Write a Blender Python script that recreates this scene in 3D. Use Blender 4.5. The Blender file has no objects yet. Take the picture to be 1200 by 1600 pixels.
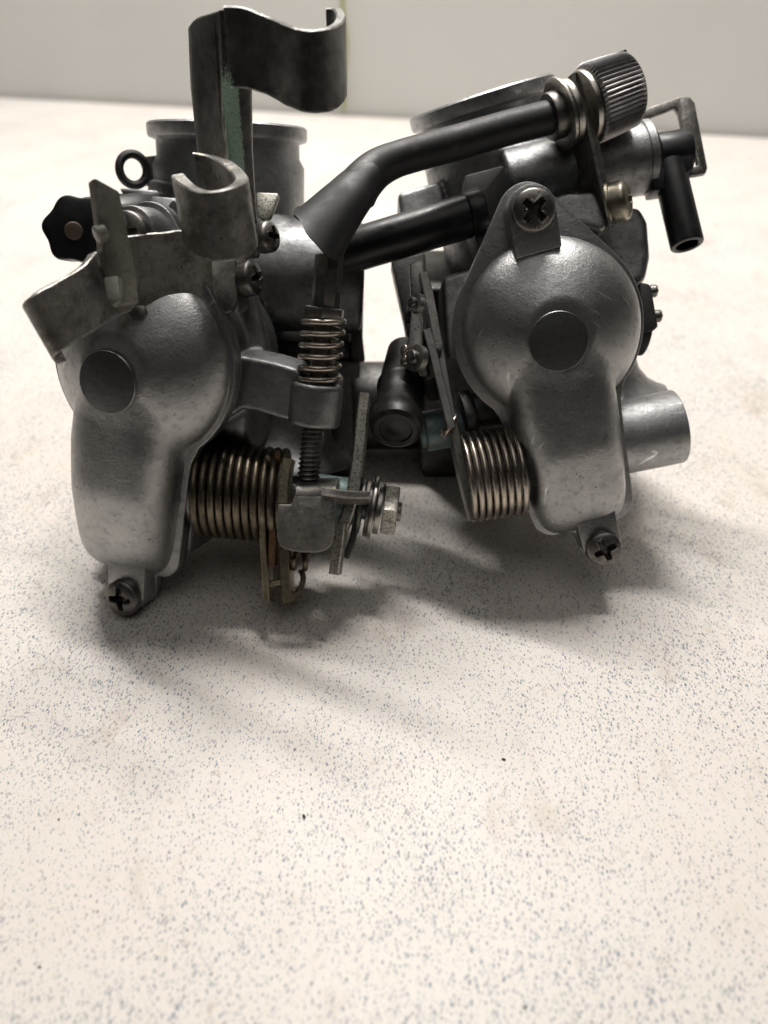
import bpy, bmesh, math, random
import numpy as np
from mathutils import Vector, Matrix, noise

random.seed(4)
rng = np.random.default_rng(4)
sc = bpy.context.scene
COL = sc.collection

# ---------------------------------------------------------------- camera, lamps, exposure
F = 1256.0                      # focal length in photograph pixels
D0 = 0.26                       # metres from the lens to the plane the drawing units are true on
U = D0 / F                      # one drawing unit in metres
PITCH = math.radians(37)
CONTACT = 0.88
HCAM = D0 * CONTACT * math.cos(PITCH)
cp, sp = math.cos(PITCH), math.sin(PITCH)

cam_d = bpy.data.cameras.new('camera')
cam = bpy.data.objects.new('camera', cam_d)
COL.objects.link(cam)
cam.location = (0, 0, HCAM)
cam.rotation_euler = (math.pi / 2 - PITCH, 0, 0)
cam_d.sensor_fit = 'VERTICAL'
cam_d.sensor_height = 24.0
cam_d.lens = F / 1600 * 24.0
cam_d.clip_start = 0.01
cam_d.clip_end = 50
cam_d.dof.use_dof = True
cam_d.dof.focus_distance = 0.236
cam_d.dof.aperture_fstop = cam_d.lens / 3.2
sc.camera = cam

w = bpy.data.worlds.new('World')
sc.world = w
w.use_nodes = True
w.node_tree.nodes['Background'].inputs[0].default_value = (1.0, 0.97, 0.93, 1)
w.node_tree.nodes['Background'].inputs[1].default_value = 0.018


def strip_lamp(name, loc, size, power, yaw, color=(1, 0.963, 0.92), aim=(0, 0.22, 0.03)):
    d = bpy.data.lights.new(name, 'AREA')
    d.shape = 'RECTANGLE'
    d.size, d.size_y = size
    d.energy = power
    d.color = color
    o = bpy.data.objects.new(name, d)
    COL.objects.link(o)
    o.location = loc
    o.rotation_euler = (0, 0, yaw)
    return o


strip_lamp('workshop_strip_light', (-0.06, 0.75, 1.2), (0.75, 0.06), 29, math.radians(-27))
strip_lamp('added_fill_panel', (0.0, -0.3, 2.1), (1.8, 1.9), 9, math.radians(-27))  # added unseen overhead fill, broadens the highlights on the domes and lifts shadows

sc.view_settings.view_transform = 'Standard'
sc.view_settings.look = 'None'
sc.view_settings.exposure = -0.38
sc.view_settings.gamma = 1.0
sc.cycles.use_denoising = True
sc.cycles.max_bounces = 8

# ---------------------------------------------------------------- drawing space -> place
# drawing space: x right, y up, z towards the lens, origin D0 in front of the lens
RIGHT = Vector((1, 0, 0))
UPC = Vector((0, sp, cp))
BACK = Vector((0, -cp, sp))
CAMP = Vector((0, 0, HCAM))


def P(px, py, z=0.0):
    k = (F - z) / F
    return Vector(((px - 600) * k, (800 - py) * k, z))


MW = np.array([[RIGHT[i], UPC[i], BACK[i]] for i in range(3)]) * U
OW = np.array(CAMP) - np.array(BACK) * D0


def to_world(v):
    return np.asarray(v, float) @ MW.T + OW


class Frame:
    def __init__(s, o, yaw=0, pitch=0, roll=0, scale=1.0):
        R = Matrix.Rotation(math.radians(yaw), 3, 'Y') @ Matrix.Rotation(math.radians(-pitch), 3, 'X') @ Matrix.Rotation(math.radians(roll), 3, 'Z')
        s.o = Vector(o)
        s.u, s.v, s.n = (Vector(R.col[i]) for i in range(3))
        s.s = scale

    def __call__(s, u, v, w=0.0):
        return s.o + s.s * (s.u * u + s.v * v + s.n * w)

    def on(s, px, py, w=0.0):
        """the point seen at pixel (px,py) on the plane n = w of this frame"""
        eye = Vector((0, 0, F))
        d = Vector((px - 600, 800 - py, -F))
        p0 = s(0, 0, w)
        t = (p0 - eye).dot(s.n) / d.dot(s.n)
        return eye + d * t

    def at(s, p, scale=None):
        f = Frame(p)
        f.u, f.v, f.n, f.s = s.u, s.v, s.n, s.s if scale is None else scale
        return f


def axes(axis, hint=Vector((0, 0, 1))):
    a = Vector(axis).normalized()
    h = Vector(hint)
    if abs(a.dot(h.normalized())) > 0.95:
        h = Vector((0, 1, 0))
    x = (h - a * h.dot(a)).normalized()
    y = a.cross(x)
    return a, x, y


class MB:
    """collects shapes in drawing space and links them as one mesh object"""
    def __init__(s):
        s.v, s.f = [], []

    def add(s, verts, faces):
        b = len(s.v)
        s.v.extend([tuple(p) for p in verts])
        s.f.extend([tuple(i + b for i in q) for q in faces])
        return s

    def bm(s, bm):
        bm.verts.index_update()
        s.add([v.co[:] for v in bm.verts], [[v.index for v in f.verts] for f in bm.faces])
        bm.free()
        return s

    def rings(s, rings, closed=False, cap0=True, cap1=True):
        n = len(rings[0])
        verts = [p for r in rings for p in r]
        faces = []
        m = len(rings)
        for i in range(m if closed else m - 1):
            a, b = i * n, ((i + 1) % m) * n
            for j in range(n):
                k = (j + 1) % n
                faces.append((a + j, a + k, b + k, b + j))
        if not closed:
            if cap0:
                faces.append(tuple(reversed(range(n))))
            if cap1:
                faces.append(tuple(range((m - 1) * n, m * n)))
        return s.add(verts, faces)

    def lathe(s, prof, o, axis, n=48, hint=Vector((0, 0, 1)), rfun=None, cap0=True, cap1=True):
        """prof: (t along the axis, radius)"""
        a, x, y = axes(axis, hint)
        o = Vector(o)
        R = []
        for t, r in prof:
            ring = []
            for j in range(n):
                th = 2 * math.pi * j / n
                rr = r if rfun is None else rfun(t, r, th)
                ring.append(o + a * t + x * (rr * math.cos(th)) + y * (rr * math.sin(th)))
            R.append(ring)
        return s.rings(R, cap0=cap0, cap1=cap1)

    def cyl(s, p, q, r, r2=None, ch=3, n=48):
        p, q = Vector(p), Vector(q)
        L = (q - p).length
        r2 = r if r2 is None else r2
        ch = min(ch, L * .4, r * .8, max(r2 * .8, .1))
        return s.lathe([(0, r - ch), (ch * .3, r - ch * .3), (ch, r), (L - ch, r2), (L - ch * .3, r2 - ch * .3), (L, r2 - ch)], p, q - p, n)

    def pipe(s, p, q, r, ri, depth=40, ch=3, n=48):
        """a stub open at q"""
        p, q = Vector(p), Vector(q)
        L = (q - p).length
        return s.lathe([(0, r), (L - ch, r), (L - ch * .3, r - ch * .3), (L, r - ch), (L, ri + ch * .6), (L - ch * .6, ri), (L - depth, ri)], p, q - p, n)

    def tube(s, pts, rad, n=20, cap=True):
        pts = [Vector(p) for p in pts]
        rad = rad if hasattr(rad, '__len__') else [rad] * len(pts)
        T = []
        for i in range(len(pts)):
            T.append((pts[min(i + 1, len(pts) - 1)] - pts[max(i - 1, 0)]).normalized())
        _, x, _ = axes(T[0])
        R = []
        for p, t, r in zip(pts, T, rad):
            x = (x - t * x.dot(t)).normalized()
            y = t.cross(x)
            R.append([p + x * (r * math.cos(2 * math.pi * j / n)) + y * (r * math.sin(2 * math.pi * j / n)) for j in range(n)])
        return s.rings(R, cap0=cap, cap1=cap)

    def strip(s, pts, wid, th, ch=1.5, subdiv=4):
        """bent sheet: pts run along the sheet's middle, wid = width vector (or one per point)"""
        pts = smooth(pts, subdiv) if subdiv else [Vector(p) for p in pts]
        n = len(pts)
        if isinstance(wid, (list, tuple)) and isinstance(wid[0], Vector):
            ws = [wid[min(int(i * len(wid) / n), len(wid) - 1)].lerp(wid[min(int(i * len(wid) / n) + 1, len(wid) - 1)], (i * len(wid) / n) % 1) for i in range(n)]
        else:
            ws = [Vector(wid)] * n
        R = []
        for i, p in enumerate(pts):
            t = (pts[min(i + 1, n - 1)] - pts[max(i - 1, 0)]).normalized()
            wv = ws[i]
            h = wv.length / 2
            x = wv.normalized()
            y = t.cross(x).normalized()
            a, b = h, th / 2
            cs = [(a - ch, b), (a, b - ch), (a, -b + ch), (a - ch, -b), (-a + ch, -b), (-a, -b + ch), (-a, b - ch), (-a + ch, b)]
            R.append([p + x * c[0] + y * c[1] for c in cs])
        return s.rings(R)

    def prism(s, out, fr, t0, t1, bev=2.0, seg=2):
        """outline (u,v) in frame fr, from n=t0 to n=t1"""
        bm = bmesh.new()
        vs = [bm.verts.new(fr(u, v, t0)) for u, v in out]
        f = bm.faces.new(vs)
        r = bmesh.ops.extrude_face_region(bm, geom=[f])
        nv = [e for e in r['geom'] if isinstance(e, bmesh.types.BMVert)]
        bmesh.ops.translate(bm, verts=nv, vec=fr.n * (t1 - t0) * fr.s)
        bm.normal_update()
        bmesh.ops.recalc_face_normals(bm, faces=bm.faces)
        if bev:
            ed = [e for e in bm.edges if len(e.link_faces) == 2 and e.calc_face_angle() > 0.6]
            bmesh.ops.bevel(bm, geom=ed, offset=bev, segments=seg, affect='EDGES', profile=.5, clamp_overlap=True)
        return s.bm(bm)

    def box(s, fr, u0, u1, v0, v1, w0, w1, bev=2.0):
        return s.prism([(u0, v0), (u1, v0), (u1, v1), (u0, v1)], fr, w0, w1, bev)

    def pix(s, pts, z, th, bev=2.0, fr=None, dz=None):
        """a plate whose outline is seen at the pixels pts; it stands at depth z (a number, or a function of the pixel) and is th thick away from the lens"""
        bm = bmesh.new()
        zz = z if callable(z) else (lambda x, y: z)
        vs = [bm.verts.new(P(x, y, zz(x, y))) for x, y in pts]
        f = bm.faces.new(vs)
        r = bmesh.ops.extrude_face_region(bm, geom=[f])
        nv = [e for e in r['geom'] if isinstance(e, bmesh.types.BMVert)]
        bmesh.ops.translate(bm, verts=nv, vec=(dz or Vector((0, 0, -1))).normalized() * th)
        bmesh.ops.recalc_face_normals(bm, faces=bm.faces)
        if bev:
            bm.normal_update()
            ed = [e for e in bm.edges if len(e.link_faces) == 2 and e.calc_face_angle() > 0.6]
            bmesh.ops.bevel(bm, geom=ed, offset=bev, segments=2, affect='EDGES', profile=.5, clamp_overlap=True)
        return s.bm(bm)

    def helix(s, p, q, r, turns, wire, n_per=40, phase=0.0, nw=10, flat0=0.0, lead=None):
        p, q = Vector(p), Vector(q)
        a, x, y = axes(q - p)
        L = (q - p).length
        N = int(turns * n_per)
        pts = []
        for i in range(N + 1):
            t = i / N
            th = 2 * math.pi * turns * t + phase
            tt = t
            if flat0:
                e = flat0
                tt = min(max((t - e) / (1 - 2 * e), 0), 1) * (1 - .12) + .06 + (min(t, e) / e - 1) * .06 + max(t - (1 - e), 0) / e * .06
            pts.append(p + a * (L * tt) + x * (r * math.cos(th)) + y * (r * math.sin(th)))
        return s.tube(pts, wire, nw)

    def build(s, name, mat, parent=None, voxel=None, smooth_it=6, ang=38, label=None, wear=0.0):
        me = bpy.data.meshes.new(name)
        me.from_pydata(s.v, [], s.f)
        me.validate()
        bm = bmesh.new()
        bm.from_mesh(me)
        bmesh.ops.recalc_face_normals(bm, faces=bm.faces)
        bm.to_mesh(me)
        bm.free()
        if voxel:
            tmp = bpy.data.objects.new('tmp', me)
            COL.objects.link(tmp)
            m = tmp.modifiers.new('r', 'REMESH')
            m.mode = 'VOXEL'
            m.voxel_size = voxel
            m2 = tmp.modifiers.new('s', 'SMOOTH')
            m2.factor, m2.iterations = .5, smooth_it
            dg = bpy.context.evaluated_depsgraph_get()
            dg.update()
            me2 = bpy.data.meshes.new_from_object(tmp.evaluated_get(dg))
            bpy.data.objects.remove(tmp)
            bpy.data.meshes.remove(me)
            me = me2
            me.name = name
        co = np.empty(len(me.vertices) * 3)
        me.vertices.foreach_get('co', co)
        co = co.reshape(-1, 3)
        if wear:
            for q in range(len(co)):
                p = Vector(co[q])
                co[q] += np.array(noise.noise_vector(p / 34.0)) * wear + np.array(noise.noise_vector(p / 11.0)) * wear * .35
        co = to_world(co)
        if parent is not None:
            r = parent
            base = np.zeros(3)
            while r is not None:
                base += np.array(r.location)
                r = r.parent
            co = co - base
        me.vertices.foreach_set('co', co.ravel())
        me.polygons.foreach_set('use_smooth', [True] * len(me.polygons))
        if voxel is None:
            me.set_sharp_from_angle(angle=math.radians(ang))
        me.materials.clear()
        me.materials.append(mat)
        me.update()
        o = bpy.data.objects.new(name, me)
        COL.objects.link(o)
        if parent is not None:
            o.parent = parent
        if label:
            o['label'] = label
        STATS.append((name, co[:, 2].min() + (base[2] if parent is not None else 0)))
        return o


STATS = []


def smooth(pts, k=4):
    """Catmull-Rom through the points"""
    pts = [Vector(p) for p in pts]
    out = []
    n = len(pts)
    for i in range(n - 1):
        p0, p1, p2, p3 = pts[max(i - 1, 0)], pts[i], pts[i + 1], pts[min(i + 2, n - 1)]
        for j in range(k):
            t = j / k
            out.append(.5 * ((2 * p1) + (p2 - p0) * t + (2 * p0 - 5 * p1 + 4 * p2 - p3) * t * t + (3 * p1 - p0 - 3 * p2 + p3) * t ** 3))
    out.append(pts[-1])
    return out


def thing(name, label, cat, at, group=None):
    o = bpy.data.objects.new(name, None)
    COL.objects.link(o)
    o.empty_display_size = 0.01
    o.location = at
    o['label'], o['category'] = label, cat
    if group:
        o['group'] = group
    return o


# ---------------------------------------------------------------- materials
class Mat:
    def __init__(s, name):
        s.m = bpy.data.materials.new(name)
        s.m.use_nodes = True
        s.t = s.m.node_tree
        s.b = s.t.nodes['Principled BSDF']
        s.co = s.t.nodes.new('ShaderNodeTexCoord').outputs['Object']

    def n(s, kind, **kw):
        nd = s.t.nodes.new('ShaderNode' + kind)
        for k, v in kw.items():
            if hasattr(nd, k):
                setattr(nd, k, v)
            else:
                nd.inputs[k].default_value = v
        return nd

    def l(s, a, b):
        s.t.links.new(a, b)

    def mapped(s, scale=(1, 1, 1), rot=(0, 0, 0), loc=(0, 0, 0)):
        mp = s.n('Mapping')
        mp.inputs['Scale'].default_value = scale
        mp.inputs['Rotation'].default_value = rot
        mp.inputs['Location'].default_value = loc
        s.l(s.co, mp.inputs['Vector'])
        return mp.outputs[0]

    def noise(s, scale, detail=4, rough=.6, vec=None, dist=0.0):
        nd = s.n('TexNoise')
        nd.inputs['Scale'].default_value = scale
        nd.inputs['Detail'].default_value = detail
        nd.inputs['Roughness'].default_value = rough
        nd.inputs['Distortion'].default_value = dist
        s.l(vec if vec is not None else s.co, nd.inputs['Vector'])
        return nd.outputs['Fac']

    def ramp(s, fac, stops):
        r = s.n('ValToRGB')
        e = r.color_ramp.elements
        while len(e) < len(stops):
            e.new(.5)
        for el, (p, c) in zip(e, stops):
            el.position = p
            el.color = (c, c, c, 1) if not hasattr(c, '__len__') else (*c, 1)
        s.l(fac, r.inputs[0])
        return r.outputs['Color']

    def mix(s, fac, a, b, mode='MIX'):
        m = s.n('MixRGB')
        m.blend_type = mode
        for sock, v in ((m.inputs[0], fac), (m.inputs[1], a), (m.inputs[2], b)):
            if hasattr(v, 'is_linked') or isinstance(v, bpy.types.NodeSocket):
                s.l(v, sock)
            elif hasattr(v, '__len__'):
                sock.default_value = (*v, 1)
            elif sock.type == 'RGBA':
                sock.default_value = (v, v, v, 1)
            else:
                sock.default_value = v
        return m.outputs[0]

    def math(s, op, a, b=0.0):
        m = s.n('Math')
        m.operation = op
        for sock, v in zip(m.inputs, (a, b)):
            if isinstance(v, bpy.types.NodeSocket):
                s.l(v, sock)
            else:
                sock.default_value = v
        return m.outputs[0]

    def bump(s, h, strength=.2, dist=0.0002, normal=None):
        b = s.n('Bump')
        b.inputs['Strength'].default_value = strength
        b.inputs['Distance'].default_value = dist
        s.l(h, b.inputs['Height'])
        if normal is not None:
            s.l(normal, b.inputs['Normal'])
        return b.outputs[0]

    def out(s, color=None, rough=None, metal=None, normal=None, **kw):
        for k, v in (('Base Color', color), ('Roughness', rough), ('Metallic', metal), ('Normal', normal)):
            if v is None:
                continue
            if isinstance(v, bpy.types.NodeSocket):
                s.l(v, s.b.inputs[k])
            elif hasattr(v, '__len__'):
                s.b.inputs[k].default_value = (*v, 1)
            else:
                s.b.inputs[k].default_value = v
        for k, v in kw.items():
            s.b.inputs[k.replace('_', ' ')].default_value = v
        return s.m


def worn_edges(m, c, bright=(.74, .73, .70)):
    """plating rubbed through to bright steel along the sheet's own edges"""
    bv = m.n('Bevel')
    bv.samples = 4
    bv.inputs['Radius'].default_value = .0007
    ge = m.n('NewGeometry')
    dt = m.n('VectorMath')
    dt.operation = 'DOT_PRODUCT'
    m.l(bv.outputs[0], dt.inputs[0])
    m.l(ge.outputs['Normal'], dt.inputs[1])
    e = m.math('SUBTRACT', 1.0, dt.outputs['Value'])
    k = m.math('MULTIPLY', m.ramp(e, [(.02, 0), (.12, 1)]), m.ramp(m.noise(500, 5, .7), [(.38, 0), (.55, .85)]))
    return m.mix(k, c, bright)


def metal(name, base, dark, rough=(.32, .5), spot=None, spot_amt=.55, bump=.25, grain=1500, grime=.5, scratches=False, metalness=1.0, spot_scale=600, edge=False):
    m = Mat(name)
    big = m.noise(130, 7, .7)
    fine = m.noise(grain, 5, .7)
    mid = m.noise(420, 6, .7)
    c = m.mix(m.ramp(big, [(.3, 0), (.72, 1)]), dark, base)
    c = m.mix(m.ramp(mid, [(.52, 0), (.75, grime)]), c, tuple(x * .35 for x in dark))
    if spot:
        sp_ = m.noise(spot_scale, 6, .75)
        c = m.mix(m.ramp(sp_, [(spot_amt, 0), (spot_amt + .07, .9)]), c, spot)
    vor = m.n('TexVoronoi')
    vor.inputs['Scale'].default_value = 520
    m.l(m.co, vor.inputs['Vector'])
    pit = m.ramp(vor.outputs['Distance'], [(.12, 1), (.22, 0)])
    pm = m.math('MULTIPLY', pit, m.ramp(m.noise(160, 3), [(.5, 0), (.66, .8)]))
    c = m.mix(pm, c, tuple(x * .25 for x in dark))
    rr = m.mix(m.ramp(mid, [(.3, 0), (.7, 1)]), rough[0], rough[1])
    if edge:
        c = worn_edges(m, c)
    if scratches:
        for rot, th in ((.5, .69), (2.2, .70), (1.3, .70)):
            sv = m.mapped((60, 1400, 60), (0.3, rot, rot))
            s_ = m.noise(1.0, 3, .5, sv)
            sm = m.math('MULTIPLY', m.ramp(s_, [(th, 0), (th + .03, .8)]), m.ramp(m.noise(70, 2), [(.5, 0), (.6, 1)]))
            c = m.mix(sm, c, tuple(min(x * 2.0, 1) for x in base))
    nb = m.bump(fine, bump, .0002)
    nb = m.bump(mid, bump * .6, .0005, nb)
    return m.out(c, rr, metalness, nb)


M = {}
M['alloy'] = metal('cast_alloy', (.47, .47, .472), (.345, .344, .344), (.34, .44), bump=.5, grime=.6, scratches=True)
M['alloy_flat_reflection'] = metal('cast_alloy_painted_dark_reflection', (.31, .312, .317), (.225, .227, .23), (.33, .40), bump=.35, grime=.5)  # base darkened to stand in for the dark room this flat face reflects
M['alloy_body'] = metal('cast_alloy_grimy', (.38, .382, .388), (.19, .19, .192), (.38, .54), bump=.45, grime=.6)
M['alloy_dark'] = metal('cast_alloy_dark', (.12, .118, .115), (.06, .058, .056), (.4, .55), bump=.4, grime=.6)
M['alloy_bright'] = metal('cast_alloy_machined', (.48, .483, .49), (.30, .301, .305), (.32, .48), bump=.45, grime=.6, scratches=True, metalness=.8)
M['bracket'] = metal('aged_zinc_plate', (.38, .37, .345), (.085, .078, .07), (.34, .56), spot=(.46, .42, .22), spot_amt=.6, bump=.5, grime=.8, metalness=.78, edge=True)
M['flag'] = metal('grey_green_zinc', (.33, .335, .285), (.17, .165, .14), (.42, .6), bump=.4, grime=.5, metalness=.4)
M['bracket_dark'] = metal('blackened_plate', (.22, .215, .20), (.10, .095, .09), (.36, .5), bump=.3, grime=.5)
M['gold'] = metal('yellow_zinc_plate', (.52, .46, .32), (.2, .175, .13), (.36, .52), spot=(.75, .62, .22), spot_amt=.6, spot_scale=1000, bump=.45, grime=.9)
M['speck'] = metal('pitted_zinc', (.56, .54, .49), (.34, .32, .28), (.34, .5), spot=(.06, .055, .05), spot_amt=.52, spot_scale=1700, bump=.5, grime=.8)
M['link'] = metal('link_steel', (.46, .45, .43), (.25, .24, .225), (.33, .48), spot=(.1, .09, .08), spot_amt=.62, spot_scale=1500, bump=.4, grime=.6)
M['rust'] = metal('rusty_steel', (.28, .16, .09), (.10, .055, .03), (.5, .75), spot=(.35, .3, .2), spot_amt=.6, bump=.5, grime=.7, metalness=.55)
M['spring'] = metal('spring_wire', (.62, .56, .49), (.36, .31, .26), (.24, .38), bump=.15, grime=.6)
M['spring_old'] = metal('old_spring_wire', (.27, .23, .17), (.09, .075, .06), (.3, .48), spot=(.55, .42, .2), spot_amt=.64, spot_scale=900, bump=.3, grime=.9)
M['screw'] = metal('dark_screw_steel', (.30, .285, .27), (.13, .12, .115), (.3, .48), bump=.3, grime=.7)
M['washer'] = metal('bright_washer_steel', (.55, .53, .49), (.32, .3, .27), (.24, .4), bump=.2, grime=.4)
M['brass'] = metal('dull_brass', (.46, .425, .345), (.27, .245, .195), (.3, .45), bump=.3, grime=.5)
M['knob'] = metal('knurled_grey_metal', (.46, .45, .45), (.33, .32, .32), (.35, .5), bump=.2, grime=.3)
M['teal'] = metal('verdigris_sleeve', (.20, .29, .30), (.11, .15, .155), (.4, .6), spot=(.2, .18, .13), spot_amt=.54, bump=.3, grime=.4, metalness=.5)


def plastic(name, col, rough, bump=.15, dust=.25, dustcol=(.16, .14, .12), spec=.5):
    m = Mat(name)
    d = m.noise(260, 7, .75)
    c = m.mix(m.ramp(d, [(.55, 0), (.78, dust)]), col, dustcol)
    sv = m.noise(1800, 3, .6)
    c = m.mix(m.ramp(sv, [(.7, 0), (.74, dust)]), c, dustcol)
    r = m.mix(m.ramp(d, [(.3, 0), (.7, 1)]), rough, min(rough + .2, .95))
    nb = m.bump(m.noise(1500, 4, .7), bump, .00015)
    return m.out(c, r, 0.0, nb, Specular_IOR_Level=spec)


M['rubber'] = plastic('black_rubber', (.016, .016, .017), .42, .2, .3)
M['plastic'] = plastic('black_plastic', (.010, .010, .011), .26, .08, .12)
M['matte'] = plastic('matt_black_casting', (.022, .021, .021), .5, .3, .25)
M['worn_rubber'] = plastic('worn_rubber', (.007, .0068, .0068), .34, .2, .45, (.17, .10, .06))
M['rivet'] = plastic('brown_rivet', (.10, .065, .05), .45, .2, .3)
M['crumb'] = plastic('dark_crumb', (.045, .038, .03), .7, .5, .4)
M['hole'] = plastic('dark_bore', (.006, .006, .006), .6, .1, .05)


def green_post():
    m = Mat('post_plate_with_verdigris')
    mid = m.noise(420, 6, .7)
    c = m.mix(m.ramp(m.noise(130, 6, .7), [(.3, 0), (.7, 1)]), (.085, .083, .078), (.30, .297, .285))
    c = worn_edges(m, c)
    sep = m.n('SeparateXYZ')
    m.l(m.co, sep.inputs[0])
    return m, mid, c, sep


def build_green(x0, x1, z0, z1, xt):
    """verdigris along the front face of the post: a stain with its own ragged outline (object-space metres)"""
    m, mid, c, sep = green_post()

    def band(sock, a, b, soft):
        lo = m.n('MapRange'); lo.inputs[1].default_value = a - soft; lo.inputs[2].default_value = a + soft
        hi = m.n('MapRange'); hi.inputs[1].default_value = b - soft; hi.inputs[2].default_value = b + soft
        m.l(sock, lo.inputs[0]); m.l(sock, hi.inputs[0])
        return m.math('SUBTRACT', lo.outputs[0], hi.outputs[0])
    bx = band(sep.outputs[0], x0, x1, .0016)
    bz = band(sep.outputs[2], z0, z1, .012)
    k = m.math('MULTIPLY', bx, bz)
    nz = m.noise(1500, 8, .85)
    k2 = m.math('ADD', m.math('MULTIPLY', k, .62), m.math('MULTIPLY', nz, .9))
    mask = m.ramp(k2, [(.98, 0), (1.07, 1)])
    g = m.mix(m.noise(1500, 4, .8), (.2, .36, .26), (.75, .95, .8))
    c2 = m.mix(mask, c, g)
    met = m.math('SUBTRACT', 1.0, mask)
    r = m.mix(mask, .4, .8)
    nb = m.bump(m.noise(1400, 5, .7), .4, .0003)
    return m.out(c2, r, met, nb)


def table_mat():
    m = Mat('speckled_laminate')
    c = m.mix(m.ramp(m.noise(6, 5, .6), [(.35, 0), (.7, 1)]), (.71, .66, .605), (.78, .74, .695))
    # bluish grey flecks printed in the laminate, slightly elongated, in patches that are denser or sparser
    dens = m.noise(14, 3, .6)
    for scl, rz, th, col, amt in ((1350, .75, .27, (.12, .165, .225), .95), (1750, 1.15, .27, (.19, .24, .30), .9), (1000, .95, .16, (.07, .085, .115), .95), (2200, 1.1, .27, (.33, .33, .33), .6)):
        v = m.n('TexVoronoi')
        v.inputs['Scale'].default_value = 1.0
        v.inputs['Randomness'].default_value = 1.0
        wob = m.n('TexNoise'); wob.inputs['Scale'].default_value = scl * 1.1
        m.l(m.co, wob.inputs['Vector'])
        add = m.n('VectorMath'); add.operation = 'MULTIPLY_ADD'
        m.l(wob.outputs['Color'], add.inputs[0])
        add.inputs[1].default_value = (.0006, .0006, 0)
        m.l(m.co, add.inputs[2])
        mp = m.n('Mapping')
        mp.inputs['Rotation'].default_value = (0, 0, rz)
        mp.inputs['Scale'].default_value = (scl, scl * .5, 1)
        m.l(add.outputs[0], mp.inputs['Vector'])
        m.l(mp.outputs[0], v.inputs['Vector'])
        sepc = m.n('SeparateColor')
        m.l(v.outputs['Color'], sepc.inputs[0])
        thr = m.math('MULTIPLY', sepc.outputs[0], th * 1.9)
        thr = m.math('MULTIPLY', thr, m.ramp(dens, [(.3, .62), (.7, 1.08)]))
        sub = m.math('SUBTRACT', thr, v.outputs['Distance'])
        f = m.n('MapRange'); f.inputs[1].default_value = 0; f.inputs[2].default_value = .05
        f.inputs[4].default_value = amt
        m.l(sub, f.inputs[0])
        c = m.mix(m.math('MULTIPLY', f.outputs[0], m.math('ADD', .45, m.math('MULTIPLY', sepc.outputs[1], .55))), c, col)
    # peach tinted patches and brownish smears
    c = m.mix(m.ramp(m.noise(9, 4, .6, m.mapped((1, 1, 1), (0, 0, 0), (3, 1, 0))), [(.48, 0), (.7, .14)]), c, (.78, .66, .55))
    sm = m.ramp(m.noise(38, 6, .75, m.mapped((1, .5, 1), (0, 0, -.4))), [(.55, 0), (.74, .5)])
    c = m.mix(sm, c, (.40, .31, .22))
    sm2 = m.ramp(m.noise(120, 5, .8), [(.59, 0), (.72, .5)])
    c = m.mix(sm2, c, (.42, .33, .24))
    # hairline scratches
    for rot, dn in ((.9, .72), (-.35, .735)):
        s_ = m.noise(1.0, 2, .5, m.mapped((1600, 26, 1), (0, 0, rot)))
        k = m.math('MULTIPLY', m.ramp(s_, [(dn - .03, 0), (dn, .6)]), m.ramp(m.noise(24, 2), [(.52, 0), (.62, 1)]))
        c = m.mix(k, c, (.36, .30, .25))
    r = m.mix(m.noise(30, 5), .34, .52)
    nb = m.bump(m.noise(700, 3), .04, .0002)
    return m.out(c, r, 0.0, nb, Specular_IOR_Level=.35)


def wall_mat():
    m = Mat('pale_grey_wall')
    c = m.mix(m.ramp(m.noise(2.2, 5, .6), [(.3, 0), (.7, 1)]), (.62, .615, .595), (.70, .695, .675))
    c = m.mix(m.ramp(m.noise(14, 5, .7), [(.6, 0), (.8, .25)]), c, (.47, .46, .44))
    return m.out(c, .65, 0.0, m.bump(m.noise(300, 4), .1, .0005))


# ---------------------------------------------------------------- the setting
def ground(px, py):
    d = (RIGHT * ((px - 600) / F) + UPC * ((800 - py) / F) - BACK)
    t = -HCAM / d.z
    return CAMP + d * t


ea, eb = ground(0, 152), ground(1200, 215)
edge = (eb - ea).normalized()
nrm = Vector((-edge.y, edge.x, 0))
if nrm.y < 0:
    nrm = -nrm


def world_box(name, cx, cy, along, across, z0, z1, mat, bev=.004):
    """box on the bench's own axes; along = half extent along the back edge, across = (near, far)"""
    bm = bmesh.new()
    c = Vector((cx, cy, 0))
    q = [c - edge * along + nrm * across[0], c + edge * along + nrm * across[0], c + edge * along + nrm * across[1], c - edge * along + nrm * across[1]]
    vs = [bm.verts.new((p.x, p.y, z0)) for p in q]
    f = bm.faces.new(vs)
    r = bmesh.ops.extrude_face_region(bm, geom=[f])
    bmesh.ops.translate(bm, verts=[e for e in r['geom'] if isinstance(e, bmesh.types.BMVert)], vec=(0, 0, z1 - z0))
    bmesh.ops.recalc_face_normals(bm, faces=bm.faces)
    bmesh.ops.bevel(bm, geom=bm.edges[:], offset=bev, segments=2, affect='EDGES')
    me = bpy.data.meshes.new(name)
    bm.to_mesh(me)
    bm.free()
    me.materials.append(mat)
    o = bpy.data.objects.new(name, me)
    COL.objects.link(o)
    o['kind'] = 'structure'
    return o


mid = (ea + eb) / 2
t_ = world_box('table_top', mid.x, mid.y, 1.6, (-(mid - Vector((0, -0.03, 0))).dot(nrm), 0.0), -0.035, 0.0, table_mat())
t_['label'] = 'off white speckled laminate table top with brown smears and scratches'
w_ = world_box('wall', mid.x, mid.y, 2.4, (0.004, 0.10), -0.5, 1.3, wall_mat())
w_['label'] = 'pale grey wall out of focus behind the table'

# ---------------------------------------------------------------- shared shapes
FL = Frame(P(220, 566, 100), yaw=-17, pitch=-16, roll=-13, scale=.985)
FR = Frame(P(857, 515, 75), yaw=0, pitch=-15, roll=15, scale=.936)
VUP = Vector((0, .84, .54))


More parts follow.
